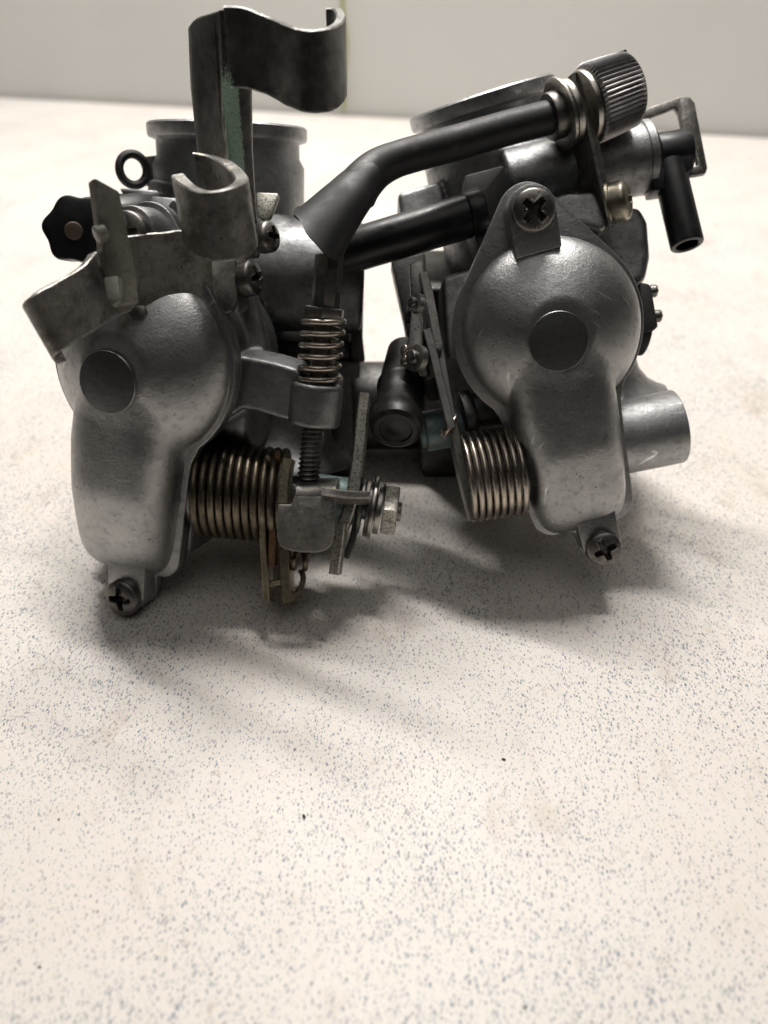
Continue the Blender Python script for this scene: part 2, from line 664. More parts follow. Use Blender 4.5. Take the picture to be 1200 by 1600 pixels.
def arc(cx, cy, r, a0, a1, n):
    return [(cx + r * math.cos(math.radians(a0 + (a1 - a0) * i / n)), cy + r * math.sin(math.radians(a0 + (a1 - a0) * i / n))) for i in range(n + 1)]


def cover_outline(grow=0.0, ear_top=True):
    R = 150 + grow
    o = []
    o += arc(5, 178, 44 + grow, 36.5, 143.5, 14)
    o += arc(0, 0, R, 144.5, 222, 26)
    o += [(-106 - grow, -114), (-102 - grow, -132), (-100 - grow, -155), (-93 - grow, -290)]
    o += arc(-54, -297, 37 + grow, 180, 260, 8)
    o += [(-36, -333 - grow), (-26, -339 - grow)]
    o += arc(8, -361, 32 + grow, 185, 350, 12)
    o += [(42 + grow, -333)]
    o += arc(43, -297, 37 + grow, -68, 0, 8)
    o += [(81 + grow, -280), (88 + grow, -160), (91 + grow, -136), (100 + grow, -114)]
    o += arc(0, 0, R, -47, 35, 28)
    return o


def smax(a, b, k):
    h = np.clip(.5 + .5 * (a - b) / k, 0, 1)
    return b + (a - b) * h + k * h * (1 - h)


def cover_h(u, v):
    r = np.hypot(u - 4, v + 1)
    q = np.clip(r / 139, 0, 1)
    dome = 88 * np.sqrt(np.clip(1 - q ** 1.18, 0, None)) - np.clip(r - 139, 0, None)
    dome = -smax(-dome, np.full_like(dome, -75.0), 3)
    d = -v
    ss = np.clip(d / 125, 0, 1)
    s2 = np.clip(d / 85, 0, 1)
    half = 38 + 42 * s2 * (2 - s2) + 6 * ss * ss * (3 - 2 * ss) - np.clip(d - 120, 0, 220) * .05
    x = np.abs(u + 6 - (v + 150) * .02) / half
    top = 72.5 - np.log1p(np.exp((d - 192) / 7)) * 7 * .27
    endf = np.clip((d - 210) / 122, 0, 1.3)
    q3 = np.clip(x, 0, 1.4) ** (2.6 + 1.9 * ss) + endf ** 4.6
    g = np.clip(1 - q3, 0, None) ** .5
    ch = top * g - 60 * np.clip(q3 - 1, 0, None)
    ch = np.where(v > 14, -30 + 0 * ch, ch)
    fade = np.clip((d + 12) / 24, 0, 1)
    fade = fade * fade * (3 - 2 * fade)
    ch = ch * fade - (1 - fade) * 30
    return -smax(-smax(dome, ch, 16), np.full_like(ch, -74.8), 2)


def cover(fr, parent, dc=(-3, -14)):
    m = MB()
    m.prism(cover_outline(), fr, -15, -1, 2.5, 2)
    # raised dome and channel as one sheet that follows its own outline
    c0 = (0.0, -60.0)
    NT, NR = 420, 90
    th = np.linspace(0, 2 * np.pi, NT, endpoint=False)
    rho = np.linspace(20, 340, 1600)
    uu = c0[0] + np.cos(th)[:, None] * rho
    vv = c0[1] + np.sin(th)[:, None] * rho
    hh = cover_h(uu, vv) > 0
    last = hh.shape[1] - 1 - np.argmax(hh[:, ::-1], axis=1)
    B = rho[last]
    Bs = (B + np.roll(B, 1) + np.roll(B, -1)) / 3
    B = Bs + .6
    t = np.linspace(0, 1, NR) ** .75
    s = 1 - (1 - t) ** 1.7
    U_ = c0[0] + np.cos(th)[None, :] * B[None, :] * s[:, None]
    V_ = c0[1] + np.sin(th)[None, :] * B[None, :] * s[:, None]
    H_ = cover_h(U_, V_)
    H_[-1, :] = -3
    rings = [[fr(U_[i, j], V_[i, j], H_[i, j]) for j in range(NT)] for i in range(1, NR)]
    m.rings(rings, cap0=True, cap1=True)
    # flat disc on the dome
    a = fr(dc[0], dc[1], 0)
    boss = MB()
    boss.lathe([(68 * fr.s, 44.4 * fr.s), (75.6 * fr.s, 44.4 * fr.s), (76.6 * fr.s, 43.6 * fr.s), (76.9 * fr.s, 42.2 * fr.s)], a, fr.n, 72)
    # bosses of the two cover screws
    m.prism([(-33, 116), (37, 116), (40, 178)] + arc(5, 178, 36, 8, 172, 14) + [(-31, 178)], fr, -6, 43, 3, 2)
    m.prism([(-26, -298), (40, -298), (40, -361)] + arc(8, -361, 30, -8, -172, 12) + [(-24, -361)], fr, -6, 31, 3, 2)
    cv = m.build('diaphragm_cover', M['alloy'], parent)
    boss.build('centre_boss', M['alloy_flat_reflection'], cv)
    for (u, v, wv, r) in ((5, 176, 43, 31), (8, -363, 31, 29)):
        screw(fr.at(fr(u, v, wv), fr.s), r, cv, random.uniform(0, 90))
    # gasket lip of the body that shows all round behind the cover
    g = MB()
    g.prism(cover_outline(-2), fr, -30, -16.2, 2, 2)
    g.build('gasket_flange', M['alloy_body'], parent)
    return cv


def screw(fr, r, parent, rot=20.0, mat='screw', name='screw', cross=True, h=17, washer=True, ring=None):
    """pan head with a cross recess, seated at fr.o, facing fr.n"""
    NT, NR = 112, 40
    th = np.linspace(0, 2 * np.pi, NT, endpoint=False)
    rr = np.concatenate([np.linspace(.03, .8, 26), np.linspace(.83, 1, 9), np.array([1.0])]) * r
    R_, T_ = np.meshgrid(rr, th, indexing='ij')
    x, y = R_ * np.cos(T_), R_ * np.sin(T_)
    q = R_ / r
    H = h * (.55 + .45 * np.sqrt(np.clip(1 - q ** 2.6, 0, None)))
    a = math.radians(rot)
    xr, yr = x * math.cos(a) + y * math.sin(a), -x * math.sin(a) + y * math.cos(a)
    if cross:
        L, wd = r * .60, r * .15
        def arm(p, s_):
            d = np.maximum(np.abs(p) - L, np.abs(s_) - wd * (1.25 - .4 * np.abs(p) / L))
            return d
        d = np.minimum(arm(xr, yr), arm(yr, xr))
        d = np.minimum(d, np.hypot(x, y) - r * .27)
        dep = np.clip(-d / (r * .07) + .35, 0, 1)
        H = H - dep * h * .8
        H = H + .8 * np.exp(-((d - r * .05) / (r * .05)) ** 2) * (np.sin(3 * T_ + rot) > .1)
    H[-1, :] = -2
    m = MB()
    m.rings([[fr(x[i, j], y[i, j], H[i, j]) for j in range(NT)] for i in range(len(rr))])
    return m.build(name, M[mat], parent, ang=50)


# ---------------------------------------------------------------- left carburettor
base = ground(330, 800)
LC = thing('carburetor', 'grey cast carburetor carrying rusty cable hooks and a spring loaded screw', 'carburetor', (base.x, base.y, 0), 'carburetors on the table')
base = ground(800, 790)
RC = thing('carburetor', 'grey cast carburetor with a round outlet stub and black angled nozzle', 'carburetor', (base.x, base.y, 0), 'carburetors on the table')

cover(FL, LC, (-4, -21))
cover(FR, RC)


def spigot(fr, c, r, length, parent, tilt=None):
    ax = (tilt or fr.v).normalized()
    m = MB()
    ri = r - 16
    m.lathe([(-length, r - 6), (-62, r - 5), (-48, r - 13), (-26, r - 13), (-22, r - 2), (-18, r), (-3, r), (0, r - 3), (0, ri + 3), (-3, ri), (-length * .9, ri - 10)], c, ax, 96, cap0=False, cap1=True)
    return m.build('spigot', M['alloy_bright'], parent)


# --- left body casting
lr = FL.on(356, 196, -300)
spigot(FL, lr, 130, 150, LC, Vector((.03, .92, .37)))
m = MB()
m.cyl(FL(0, 0, -200), FL(0, 0, -16), 140 * .936, ch=6)
m.cyl(lr - FL.v * 470, lr - FL.v * 100, 122, ch=8)
m.cyl(P(385, 428, -95), P(566, 436, -110), 92, ch=8)
m.cyl(P(330, 320, -60), P(470, 420, -95), 60, ch=8)
m.box(FL, -120, 80, -300, -60, -190, -34, 8)
m.cyl(FL(30, -70, -120), FL(145, -70, -120), 60, ch=8)
m.cyl(P(372, 462, 40), P(398, 572, 30), 30, ch=5)
# arm that carries the idle screw
arm_o = [(345, 545), (366, 556), (392, 560), (430, 568), (470, 580), (470, 660), (440, 656), (405, 644), (380, 640), (362, 650), (345, 660)]
m.pix(arm_o, lambda x, y: 82 + (x - 350) * .26 - (y - 600) * .3, 56, 3, dz=Vector((.1, .5, -1)))
body_l = m.build('body', M['alloy_body'], LC, voxel=3.2, smooth_it=5)

sx0, sx1 = P(516, 392, 150), P(481, 756, 62)      # axis of the idle screw
sax = (sx1 - sx0).normalized()


def on_screw(py):
    # point on the axis that is seen at row py
    lo, hi = 0.0, 1.0
    for _ in range(40):
        md = (lo + hi) / 2
        p = sx0.lerp(sx1, md)
        y = 800 - p.y * F / (F - p.z)
        if y < py:
            lo = md
        else:
            hi = md
    return sx0.lerp(sx1, (lo + hi) / 2)


m = MB()
bo = on_screw(598)
m.cyl(bo, on_screw(664), 38, ch=5)
m.pix([(470, 590), (498, 588), (532, 590), (535, 598), (533, 650), (522, 664), (470, 658)], lambda x, y: 112 - (y - 600) * .25, 36, 6, dz=Vector((0, .45, -1)))
m.build('screw_boss', M['alloy_body'], LC, voxel=2.2, smooth_it=4)

idle = MB()
idle.cyl(on_screw(398), on_screw(486), 20, ch=3, n=8)
idle.build_parent = None
idle_o = idle.build('idle_screw', M['screw'], LC, ang=30)
m = MB()
m.cyl(on_screw(480), on_screw(497), 30, ch=3, n=6)
m.build('collar', M['screw'], idle_o, ang=25)
m = MB()
Lr = (on_screw(752) - on_screw(490)).length
pr = []
pitch_t = 7.2
NS = 300
m.lathe([(Lr * i / NS, 15.5) for i in range(NS + 1)], on_screw(490), sax, 24, rfun=lambda t, r, th: (13.3 + 4.0 * abs(((t / pitch_t - th / (2 * math.pi)) % 1) - .5) * 2 * (1 if t < Lr - 6 else max(0, (Lr - t) / 6))) if t > (on_screw(655) - on_screw(490)).length else 13.0)
m.build('threaded_rod', M['screw'], idle_o, ang=60)
m = MB()
m.helix(on_screw(494), on_screw(603), 28, 6.6, 4.2, flat0=.09, phase=2.0)
m.build('coil_spring', M['spring'], idle_o)

# --- bell mouth and float bowl behind
m = MB()
bl = FL.on(430, 612, -250)
m.lathe([(0, 92), (40, 96), (70, 108), (90, 126), (98, 142), (104, 146), (104, 140), (96, 132), (60, 95), (20, 84)], bl, -FL.v, 72)
m.build('bell_mouth', M['alloy_body'], LC)


def bowl(px0, px1, py0, py1, z, parent):
    """float bowl standing on the table behind the covers: sides follow the plumb line"""
    m = MB()
    p0, p1 = P(px0, py1, z), P(px1, py1, z)
    fr = Frame((p0 + p1) / 2, 0, -37 + 0, 0)
    fr.v, fr.n = Vector((0, cp, sp)), Vector((0, -sp, cp))
    wd = (p1 - p0).length / 2
    h = P(px0, py0, z).y - p0.y
    m.prism([(-wd + 8, 0), (wd - 8, 0), (wd, 26), (wd, h), (-wd, h), (-wd, 26)], fr, -190, 0, 9, 3)
    m.box(fr, -wd - 12, wd + 12, h * .78, h * .9, -200, 10, 4)
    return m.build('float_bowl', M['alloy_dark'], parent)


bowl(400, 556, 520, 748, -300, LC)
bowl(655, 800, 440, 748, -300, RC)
m = MB()
m.cyl(P(470, 634, -330), P(700, 634, -330), 86, ch=14)
m.pix([(610, 402), (664, 392), (676, 562), (642, 562), (632, 500)], -70, 60, 6)
m.pix([(548, 425), (568, 425), (566, 520), (570, 560), (548, 560)], -110, 40, 5)
m.cyl(P(560, 645, -300), P(560, 645, -250), 40, ch=10)
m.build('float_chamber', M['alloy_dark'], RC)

# ---------------------------------------------------------------- cable bracket on the left carburettor
br = MB()
br.pix([(365, 392), (384, 388), (388, 480), (372, 492)], lambda x, y: 118 - (x - 365) * .5, 10, 2)
br.pix([(322, 394), (368, 392), (370, 470), (362, 486), (346, 491), (330, 484), (322, 462)], lambda x, y: 140 + (345 - x) * .3, 12, 3)
br.strip([P(333, 428, 152), P(318, 418, 160), P(290, 416, 176), (P(245, 421, 190)), P(205, 427, 200), P(180, 434, 208), P(166, 438, 214)], [Vector((0, 76, 34)), Vector((0, 84, 36)), Vector((0, 88, 36))], 11)
br_o = br.build('cable_bracket', M['bracket'], LC, wear=1.6)
m = MB()
m.pix([(147, 277), (187, 298), (196, 340), (206, 385), (214, 430), (218, 474), (184, 478), (172, 440), (162, 390), (152, 320)], lambda x, y: 250 + (400 - y) * .30 - (x - 147) * .2, 16, 3, dz=Vector((-.75, -.1, -.65)))
m.pix([(160, 432), (184, 428), (188, 468), (176, 478), (166, 466)], 258, 18, 3)
m.cyl(P(150, 368, 262), P(166, 362, 256), 11, ch=3, n=16)
m.build('flag_tab', M['flag'], br_o, wear=1.6)
m = MB()
m.strip([P(*q) for q in ((164, 436, 215), (158, 446, 232), (142, 462, 248), (112, 482, 268), (85, 497, 285), (72, 506, 288), (66, 516, 280), (74, 526, 266))],
        Vector((-24, 58, 30)), 13)
m.build('hook', M['bracket'], br_o, wear=1.6, label='curled hook at the bracket end beside the black lobed cap')
m = MB()
m.pix([(196, 474), (226, 476), (230, 490), (222, 502), (206, 498), (196, 486)], 190, 20, 4)
m.build('bent_tab', M['bracket_dark'], br_o)
m = MB()
ring = [(303, 238, 205), (316, 239, 206), (335, 244, 212), (356, 254, 224), (372, 267, 244), (377, 279, 266), (366, 290, 286), (346, 296, 298), (322, 297, 300), (300, 291, 292), (285, 281, 280), (278, 272, 270)]
wC = Vector((-7, 74, 33))
pts = [P(*q) - wC * .5 for q in ring]
m.strip(pts, wC, 16, ch=2, subdiv=5)
m.build('hook', M['bracket'], br_o, wear=1.6, label='open ring hook standing in front of the tall post')
# tall post with its long hook
m = MB()
z_of = lambda y: 84 + (400 - y) * .44
m.pix([(340, 14), (386, 16), (392, 118), (393, 230), (398, 300), (402, 345), (410, 352), (404, 400), (362, 404), (357, 300), (349, 200), (345, 100)], lambda x, y: z_of(y), 12, 3)
m.pix([(303, 36), (310, 26), (345, 14), (351, 100), (355, 200), (363, 300), (367, 395), (332, 395), (318, 240), (307, 130)], lambda x, y: z_of(y) - 3 - (350 - x) * 1.1, 15, 3, dz=Vector((-.7, 0, -.7)))
wh = Vector((0, 80, 40))
hk = [(350, 10, 262), (380, 11, 262), (402, 17, 264), (425, 26, 270), (450, 38, 284), (478, 46, 296), (505, 45, 294), (525, 36, 276), (533, 22, 250), (527, 12, 230), (514, 12, 222)]
hk = [P(*q) - wh * .5 for q in hk]
m.strip(hk, wh, 12, ch=2, subdiv=5)
pa, pb = to_world(P(366, 60, z_of(60))), to_world(P(395, 380, z_of(380)))
br0 = np.array(LC.location)
xg0 = to_world(P(346, 200, z_of(200)))[0] - br0[0]
xg1 = to_world(P(384, 200, z_of(200)))[0] - br0[0]
M['green'] = build_green(xg0, xg1, pb[2] + .008, pa[2] + .0, 0)
m.build('hook', M['green'], br_o, wear=1.3, label='tall dark post hook with green corrosion')
m = MB()
m.pix([(400, 300), (434, 301), (436, 308), (424, 340), (412, 347), (402, 335)], lambda x, y: 62, 9, 2.5)
m.build('folded_tab', M['speck'], br_o)
f = Frame(P(384, 436, 112), yaw=68, pitch=4)
screw(f, 25, br_o, 30, h=20)
f = Frame(P(410, 372, 96), yaw=62, pitch=0)
screw(f, 22, br_o, 10, h=22)

# --- black lobed cap, its lever and the small eyelet
m = MB()
cx, cy = 116, 357
out = []
for i in range(72):
    a = 2 * math.pi * i / 72
    r = 53 + 3.6 * math.cos(6 * a + .7)
    out.append((cx + r * math.cos(a) * .96, cy - r * math.sin(a)))
m.pix(out, lambda x, y: 62 + (y - 357) * -.2, 34, 6, dz=Vector((.25, .2, -1)))
m.cyl(P(135, 350, 30), P(252, 338, -40), 38, ch=6)
m.pix([(150, 300), (232, 300), (246, 312), (246, 372), (160, 372)], 0, 50, 6)
cap_o = m.build('lobed_cap', M['plastic'], LC)
m = MB()
m.cyl(P(116, 360, 54), P(115, 361, 68), 13, ch=3, n=32)
m.build('rivet', M['rivet'], cap_o)
m = MB()
m.pix([(186, 293), (246, 297), (250, 304), (234, 309), (190, 301)], -10, 26, 3)
m.pix([(235, 305), (280, 309), (282, 364), (252, 366), (238, 345)], 20, 40, 4)
m.cyl(P(272, 335, 40), P(300, 335, 20), 20, ch=3)
m.build('choke_lever', M['alloy_bright'], LC)
m = MB()
c = P(208, 265, -60)
rg = []
fr_e = Frame(c, yaw=30, pitch=-10)
for i in range(40):
    a = 2 * math.pi * i / 40
    rg.append([fr_e(math.cos(a) * (22 + 7 * math.cos(b)), math.sin(a) * (24 + 7 * math.cos(b)), 9 * math.sin(b)) for b in [2 * math.pi * k / 12 for k in range(12)]])
m.rings(rg, closed=True)
m.pix([(222, 244), (262, 240), (262, 292), (222, 286)], -66, 14, 3)
m.build('eyelet', M['matte'], LC)

# ---------------------------------------------------------------- left throttle linkage
def disc(p, ax, r, t, mat, name, parent, n=48, ri=0, ch=1.5):
    m = MB()
    p, ax = Vector(p), Vector(ax).normalized()
    if ri:
        m.lathe([(0, ri), (0, r - ch), (ch, r), (t - ch, r), (t, r - ch), (t, ri)], p, ax, n, cap0=False, cap1=False)
        m.lathe([(0, ri), (t, ri)], p, ax, n, cap0=False, cap1=False)
    else:
        m.cyl(p, p + ax * t, r, ch=ch, n=n)
    return m.build(name, M[mat], parent)


axL = (P(600, 798, 12) - P(312, 764, 10)).normalized()
s0, s1 = P(312, 764, 10), P(452, 775, 10)
m = MB()
m.helix(s0, s1, 68, 11.0, 6.3, phase=3.3)
m.build('return_spring', M['spring_old'], LC)
m = MB()
m.cyl(P(290, 765, 5), P(420, 773, 5), 52, ch=4)
m.cyl(P(420, 774, 5), P(590, 792, 8), 22, ch=3)
m.build('throttle_shaft', M['alloy_body'], LC)


def edge_plate(name, pts, z, width, mat, parent, th, lean=Vector((-.05, 0, -1)), bev=1.6):
    """sheet metal seen nearly edge on: pts run down its front edge, it reaches width away from the lens"""
    m = MB()
    pp = [P(x, y, zz) for (x, y, zz) in [(p[0], p[1], (p[2] if len(p) > 2 else z)) for p in pts]]
    pp = smooth(pp, 4)
    l = Vector(lean).normalized()
    m.strip([p + l * width / 2 for p in pp], l * width, th, ch=bev, subdiv=0)
    return m.build(name, M[mat], parent)


edge_plate('lever_plate', [(419, 712), (412, 760), (410, 830), (413, 890), (416, 940)], 62, 90, 'gold', LC, 9)
edge_plate('lever_plate', [(434, 706), (428, 770), (425, 840), (424, 886)], 60, 80, 'rust', LC, 10)
lp = edge_plate('lever_plate', [(450, 716), (444, 750), (441, 786)], 84, 60, 'gold', LC, 15)
edge_plate('lever_plate', [(443, 858), (444, 890), (447, 925), (450, 942)], 48, 50, 'gold', LC, 15, lean=Vector((.02, 0, -1)))
m = MB()
m.cyl(P(414, 914, 40), P(446, 908, 40), 5, ch=1, n=14)
m.build('cross_pin', M['gold'], LC)
m = MB()
m.pix([(434, 787), (455, 788), (459, 776), (466, 770), (516, 771), (523, 776), (525, 786), (522, 836), (518, 852), (508, 861), (494, 864), (468, 863), (446, 859), (436, 852), (432, 838)], 104, 13, 3)
m.strip([P(494, 776, 98), P(494, 768, 97), P(495, 762, 88), P(498, 757, 66), P(500, 753, 40)], Vector((60, 0, 0)), 12, ch=2, subdiv=3)
m.strip([P(505, 772, 96), P(530, 776, 92), P(556, 778, 80), P(576, 778, 66)], Vector((0, 9, 40)), 12, ch=2, subdiv=3)
m.build('stop_tab', M['bracket'], LC)
m = MB()
m.cyl(P(484, 775, 10), P(560, 785, 12), 36, ch=3)
m.build('sleeve', M['teal'], LC)
m = MB()
m.helix(P(455, 872, 30), P(488, 874, 20), 15, 1.8, 4.5)
m.tube(smooth([P(452, 930, 24), P(466, 926, 20), P(474, 905, 12), P(470, 890, 10)]), 4.5, 10)
m.build('spring_tail', M['spring_old'], LC)
m = MB()
m.strip([P(571, 617, 40), P(567, 650, 42), P(562, 700, 44), (P(556, 745, 46)), P(551, 775, 46), P(543, 806, 46), P(534, 826, 48)], Vector((1, 0, -46)), 18, ch=2.5, subdiv=3)
m.strip([P(534, 818, 72), P(531, 845, 70), P(527, 872, 66), P(524, 896, 60)], Vector((3, 0, -40)), 15, ch=2, subdiv=3)
m.build('throttle_arm', M['speck'], LC)
edge_plate('guide_plate', [(563, 740), (560, 790), (552, 840), (540, 872)], 20, 50, 'bracket_dark', LC, 10)

a2 = (P(612, 799, 14) - P(568, 791, 14)).normalized()
disc(P(562, 790, 12), a2, 44, 6, 'bracket_dark', 'washer', LC, label if False else 48)
disc(P(574, 792, 12), a2, 46, 6, 'bracket_dark', 'washer', LC)
disc(P(580, 793, 13), a2, 50, 6.5, 'washer', 'washer', LC)
disc(P(588, 794, 13), a2, 40, 9, 'washer', 'washer', LC)
m = MB()
m.cyl(P(598, 796, 14), P(621, 799, 14), 43, ch=4, n=6)
m.cyl(P(618, 799, 14), P(627, 800, 14), 15, ch=2, n=20)
m.build('nut', M['speck'], LC, ang=25)

# ---------------------------------------------------------------- right carburettor body
rr_ = FR.on(750, 152, -300)
spigot(FR, rr_, 124, 150, RC, Vector((-.27, .86, .36)))
m = MB()
m.cyl(FR(0, 0, -190), FR(0, 0, -16), 140 * .936, ch=6)
m.cyl(rr_ - FR.v * 470, rr_ - FR.v * 90, 118, ch=8)
m.cyl(P(785, 292, -40), P(1006, 247, -40), 56, ch=6)                       # choke barrel
m.pix([(836, 332), (852, 312), (884, 300), (930, 298), (944, 330), (950, 352), (942, 362), (906, 352), (880, 380), (840, 390)], 52, 90, 8)
m.pix([(690, 432), (760, 410), (760, 560), (700, 560)], 10, 120, 6)
m.pix([(620, 300), (690, 280), (700, 330), (628, 350)], -70, 80, 8)
m.box(FR, -80, 70, -300, -100, -170, -34, 10)
m.pix([(880, 340), (1000, 320), (1014, 345), (1018, 400), (1010, 440), (900, 470)], -40, 120, 10)
body_r = m.build('body', M['alloy_body'], RC, voxel=3.2, smooth_it=5)
disc(P(999, 248, -40), P(1010, 246, -40) - P(999, 248, -40), 57, 14, 'alloy_body', 'barrel_rim', RC, ri=30)

m = MB()
bl = FR.on(905, 560, -250)
m.lathe([(0, 92), (40, 96), (62, 108), (76, 124), (82, 134), (88, 136), (88, 130), (80, 120), (50, 95), (10, 84)], bl, -FR.v, 72)
m.build('bell_mouth', M['alloy_bright'], RC)
m = MB()
m.pipe(P(930, 692, -30), P(1058, 666, -24), 59, 47, 60)
m.build('outlet_stub', M['alloy_bright'], RC)
m = MB()
m.pix([(1000, 440), (1014, 443), (1018, 448), (1029, 510), (1022, 516), (1002, 520)], -20, 60, 3)
m.cyl(P(985, 520, -60), P(1010, 524, -60), 34, ch=4)
v_o = m.build('valve_plate', M['matte'], RC)
for y in (455, 494):
    f = Frame(P(1018 + (y - 455) * .17, y, -40), yaw=80)
    screw(f, 10, v_o, 10, h=10)

# choke fitting, nozzle and its clip
m = MB()
m.cyl(P(1004, 247, -40), P(1020, 243, -40), 46, ch=3)
m.cyl(P(1016, 247, -40), P(1074, 238, -40), 36, ch=4)
m.pix([(1010, 226), (1064, 212), (1076, 220), (1080, 232), (1086, 236), (1083, 262), (1072, 274), (1062, 292), (1022, 298)], -8, 44, 4)
m.pix([(1052, 226), (1080, 224), (1086, 246), (1082, 258), (1060, 262)], -22, 26, 3)
n_o = m.build('choke_fitting', M['plastic'], RC)
m = MB()
m.pipe(P(1044, 258, -30), P(1074, 384, -6), 25.5, 17, 60, n=48)
m.build('nozzle', M['plastic'], n_o)
m = MB()
m.pix([(990, 176), (1064, 150), (1078, 151), (1086, 160), (1106, 262), (1103, 271), (1080, 275), (1075, 263), (1091, 258), (1083, 224), (1066, 226), (1064, 214), (1068, 210), (1061, 177), (1055, 168), (990, 192)], -26, 11, 2)
m.build('wire_clip', M['bracket'], RC)

# adjuster bracket with its brass screw
m = MB()
lean = Vector((-.33, 0, -.94))
pp = smooth([P(902, 113, 70), P(909, 150, 66), P(926, 200, 60), P(940, 265, 52), P(952, 315, 50), P(960, 352, 50)], 4)
m.strip([p + lean * 30 for p in pp], lean * 60, 15, ch=2.5, subdiv=0)
m.build('adjuster_bracket', M['bracket'], RC)
f = Frame(P(958, 318, 36), yaw=62, pitch=6, roll=0)
screw(f, 30, RC, 20, mat='brass', h=27, cross=True)
disc(P(950, 320, 36), f.n, 33, 6, 'brass', 'washer', RC)

# pipe clamp block in front of the barrel
m = MB()
m.pix([(726, 273), (786, 257), (790, 262), (808, 335), (780, 372), (750, 392), (728, 330)], 30, 70, 4)
m.build('pipe_clamp', M['matte'], RC)

# right return spring and levers
m = MB()
m.helix(P(724, 747, 10), P(812, 735, 10), 66, 8.0, 4.6, phase=3.2)
m.build('return_spring', M['spring'], RC)
m = MB()
m.cyl(P(735, 744, 0), P(860, 730, 0), 46, ch=4)
m.cyl(P(735, 645, -40), P(840, 628, -40), 30, ch=4)
m.cyl(P(722, 650, -40), P(740, 646, -40), 40, ch=4)
m.build('spring_core', M['alloy_body'], RC)
edge_plate('lever_plate', [(662, 425), (672, 470), (684, 530), (698, 610), (708, 660), (722, 730), (742, 812)], 40, 60, 'link', RC, 14, lean=Vector((.03, 0, -1)))
edge_plate('lever_plate', [(667, 514), (674, 540), (684, 580), (696, 630), (705, 668)], 66, 40, 'link', RC, 13, lean=Vector((.08, 0, -1)))
m = MB()
m.pix([(645, 462), (654, 470), (660, 500), (662, 560), (668, 586), (655, 588), (642, 560), (638, 540), (640, 500)], 58, 16, 3, dz=Vector((.5, 0, -1)))
m.pix([(640, 410), (662, 406), (664, 450), (654, 470), (642, 462)], 30, 24, 3)
f = Frame(P(652, 560, 62), yaw=-52, pitch=4)
m.lathe([(-6, 18), (-5, 20), (5, 20), (6, 18)], f.o, f.n, 40)
f2 = Frame(P(651, 474, 56), yaw=-52, pitch=4)
m.lathe([(-6, 13), (-5, 15), (5, 15), (6, 13)], f2.o, f2.n, 32)
lk = m.build('link_arm', M['link'], RC)
screw(f.at(f(0, 0, 6)), 11, lk, 20, mat='screw', h=10, cross=False, name='pivot_pin')
screw(f2.at(f2(0, 0, 6)), 8, lk, 20, mat='screw', h=8, cross=False, name='pivot_pin')
m = MB()
m.helix(P(700, 662, 44), P(706, 666, 44), 18, 1.25, 3.2, phase=1)
m.build('spring_hook', M['spring'], RC)
m = MB()
m.cyl(P(662, 675, -20), P(720, 664, -24), 32, ch=4, n=40)
m.cyl(P(655, 677, -20), P(668, 674, -20), 24, ch=3, n=40)
m.build('dowel', M['teal'], RC)
m = MB()
m.pix([(664, 592), (690, 585), (692, 620), (672, 624), (662, 610)], 20, 30, 4)
m.cyl(P(668, 545, 40), P(690, 550, 40), 10, ch=2, n=20)
m.build('pivot', M['matte'], RC)
# rubber capped stub that points at the viewer
m = MB()
q0, q1 = P(634, 550, -60), P(618, 673, 66)
Ls = (q1 - q0).length
m.lathe([(0, 30), (Ls * .3, 34), (Ls * .44, 35), (Ls * .46, 38), (Ls * .5, 38), (Ls * .52, 35.5), (Ls * .82, 36.5), (Ls * .84, 39.5), (Ls * .93, 40), (Ls * .975, 38), (Ls, 32), (Ls, 25), (Ls - 3, 23), (Ls - 3, 10), (Ls - 2, 8), (Ls - 2, 1)], q0, q1 - q0, 56)
m.build('capped_stub', M['worn_rubber'], RC)
for x, y in ((626, 548), (629, 564)):
    screw(Frame(P(636, y, 44), yaw=-64, pitch=6), 9, RC, 20, mat='spring', h=9, cross=False, name='rivet')
disc(P(641, 556, 46), Vector((-.9, .1, .4)), 18, 4, 'speck', 'washer', RC)
m = MB()
m.cyl(P(634, 490, 30), P(644, 492, 30), 14, ch=3, n=12)
m.build('lock_nut', M['matte'], RC)

# ---------------------------------------------------------------- pipe and adjuster cable between the two
b = ground(640, 800)
FP = thing('fuel_pipe', 'thick straight black pipe running from the ragged boot to the dark clamp block', 'pipe', (b.x, b.y, 0))
m = MB()
m.cyl(P(510, 404, 10), P(752, 331, 26), 33, ch=3)
m.build('pipe_body', M['plastic'], FP)
m = MB()
m.cyl(P(731, 337, 26), P(756, 330, 26), 36, ch=3)
m.build('pipe_collar', M['plastic'], FP)

AC = thing('adjuster_cable', 'bent black sleeve with a ragged flared boot and a ribbed grey thumb knob', 'cable', (b.x + .01, b.y, 0))
m = MB()
path = smooth([P(556, 300, 128), P(568, 283, 124), P(590, 263, 114), P(620, 249, 104), P(668, 235, 92), P(720, 221, 80), P(790, 201, 68), P(840, 188, 60), P(874, 179, 56)], 6)
rad = [31 - 6.5 * min(1, i / 18) for i in range(len(path))]
m.tube(path, rad, 28)
m.build('sleeve', M['rubber'], AC)
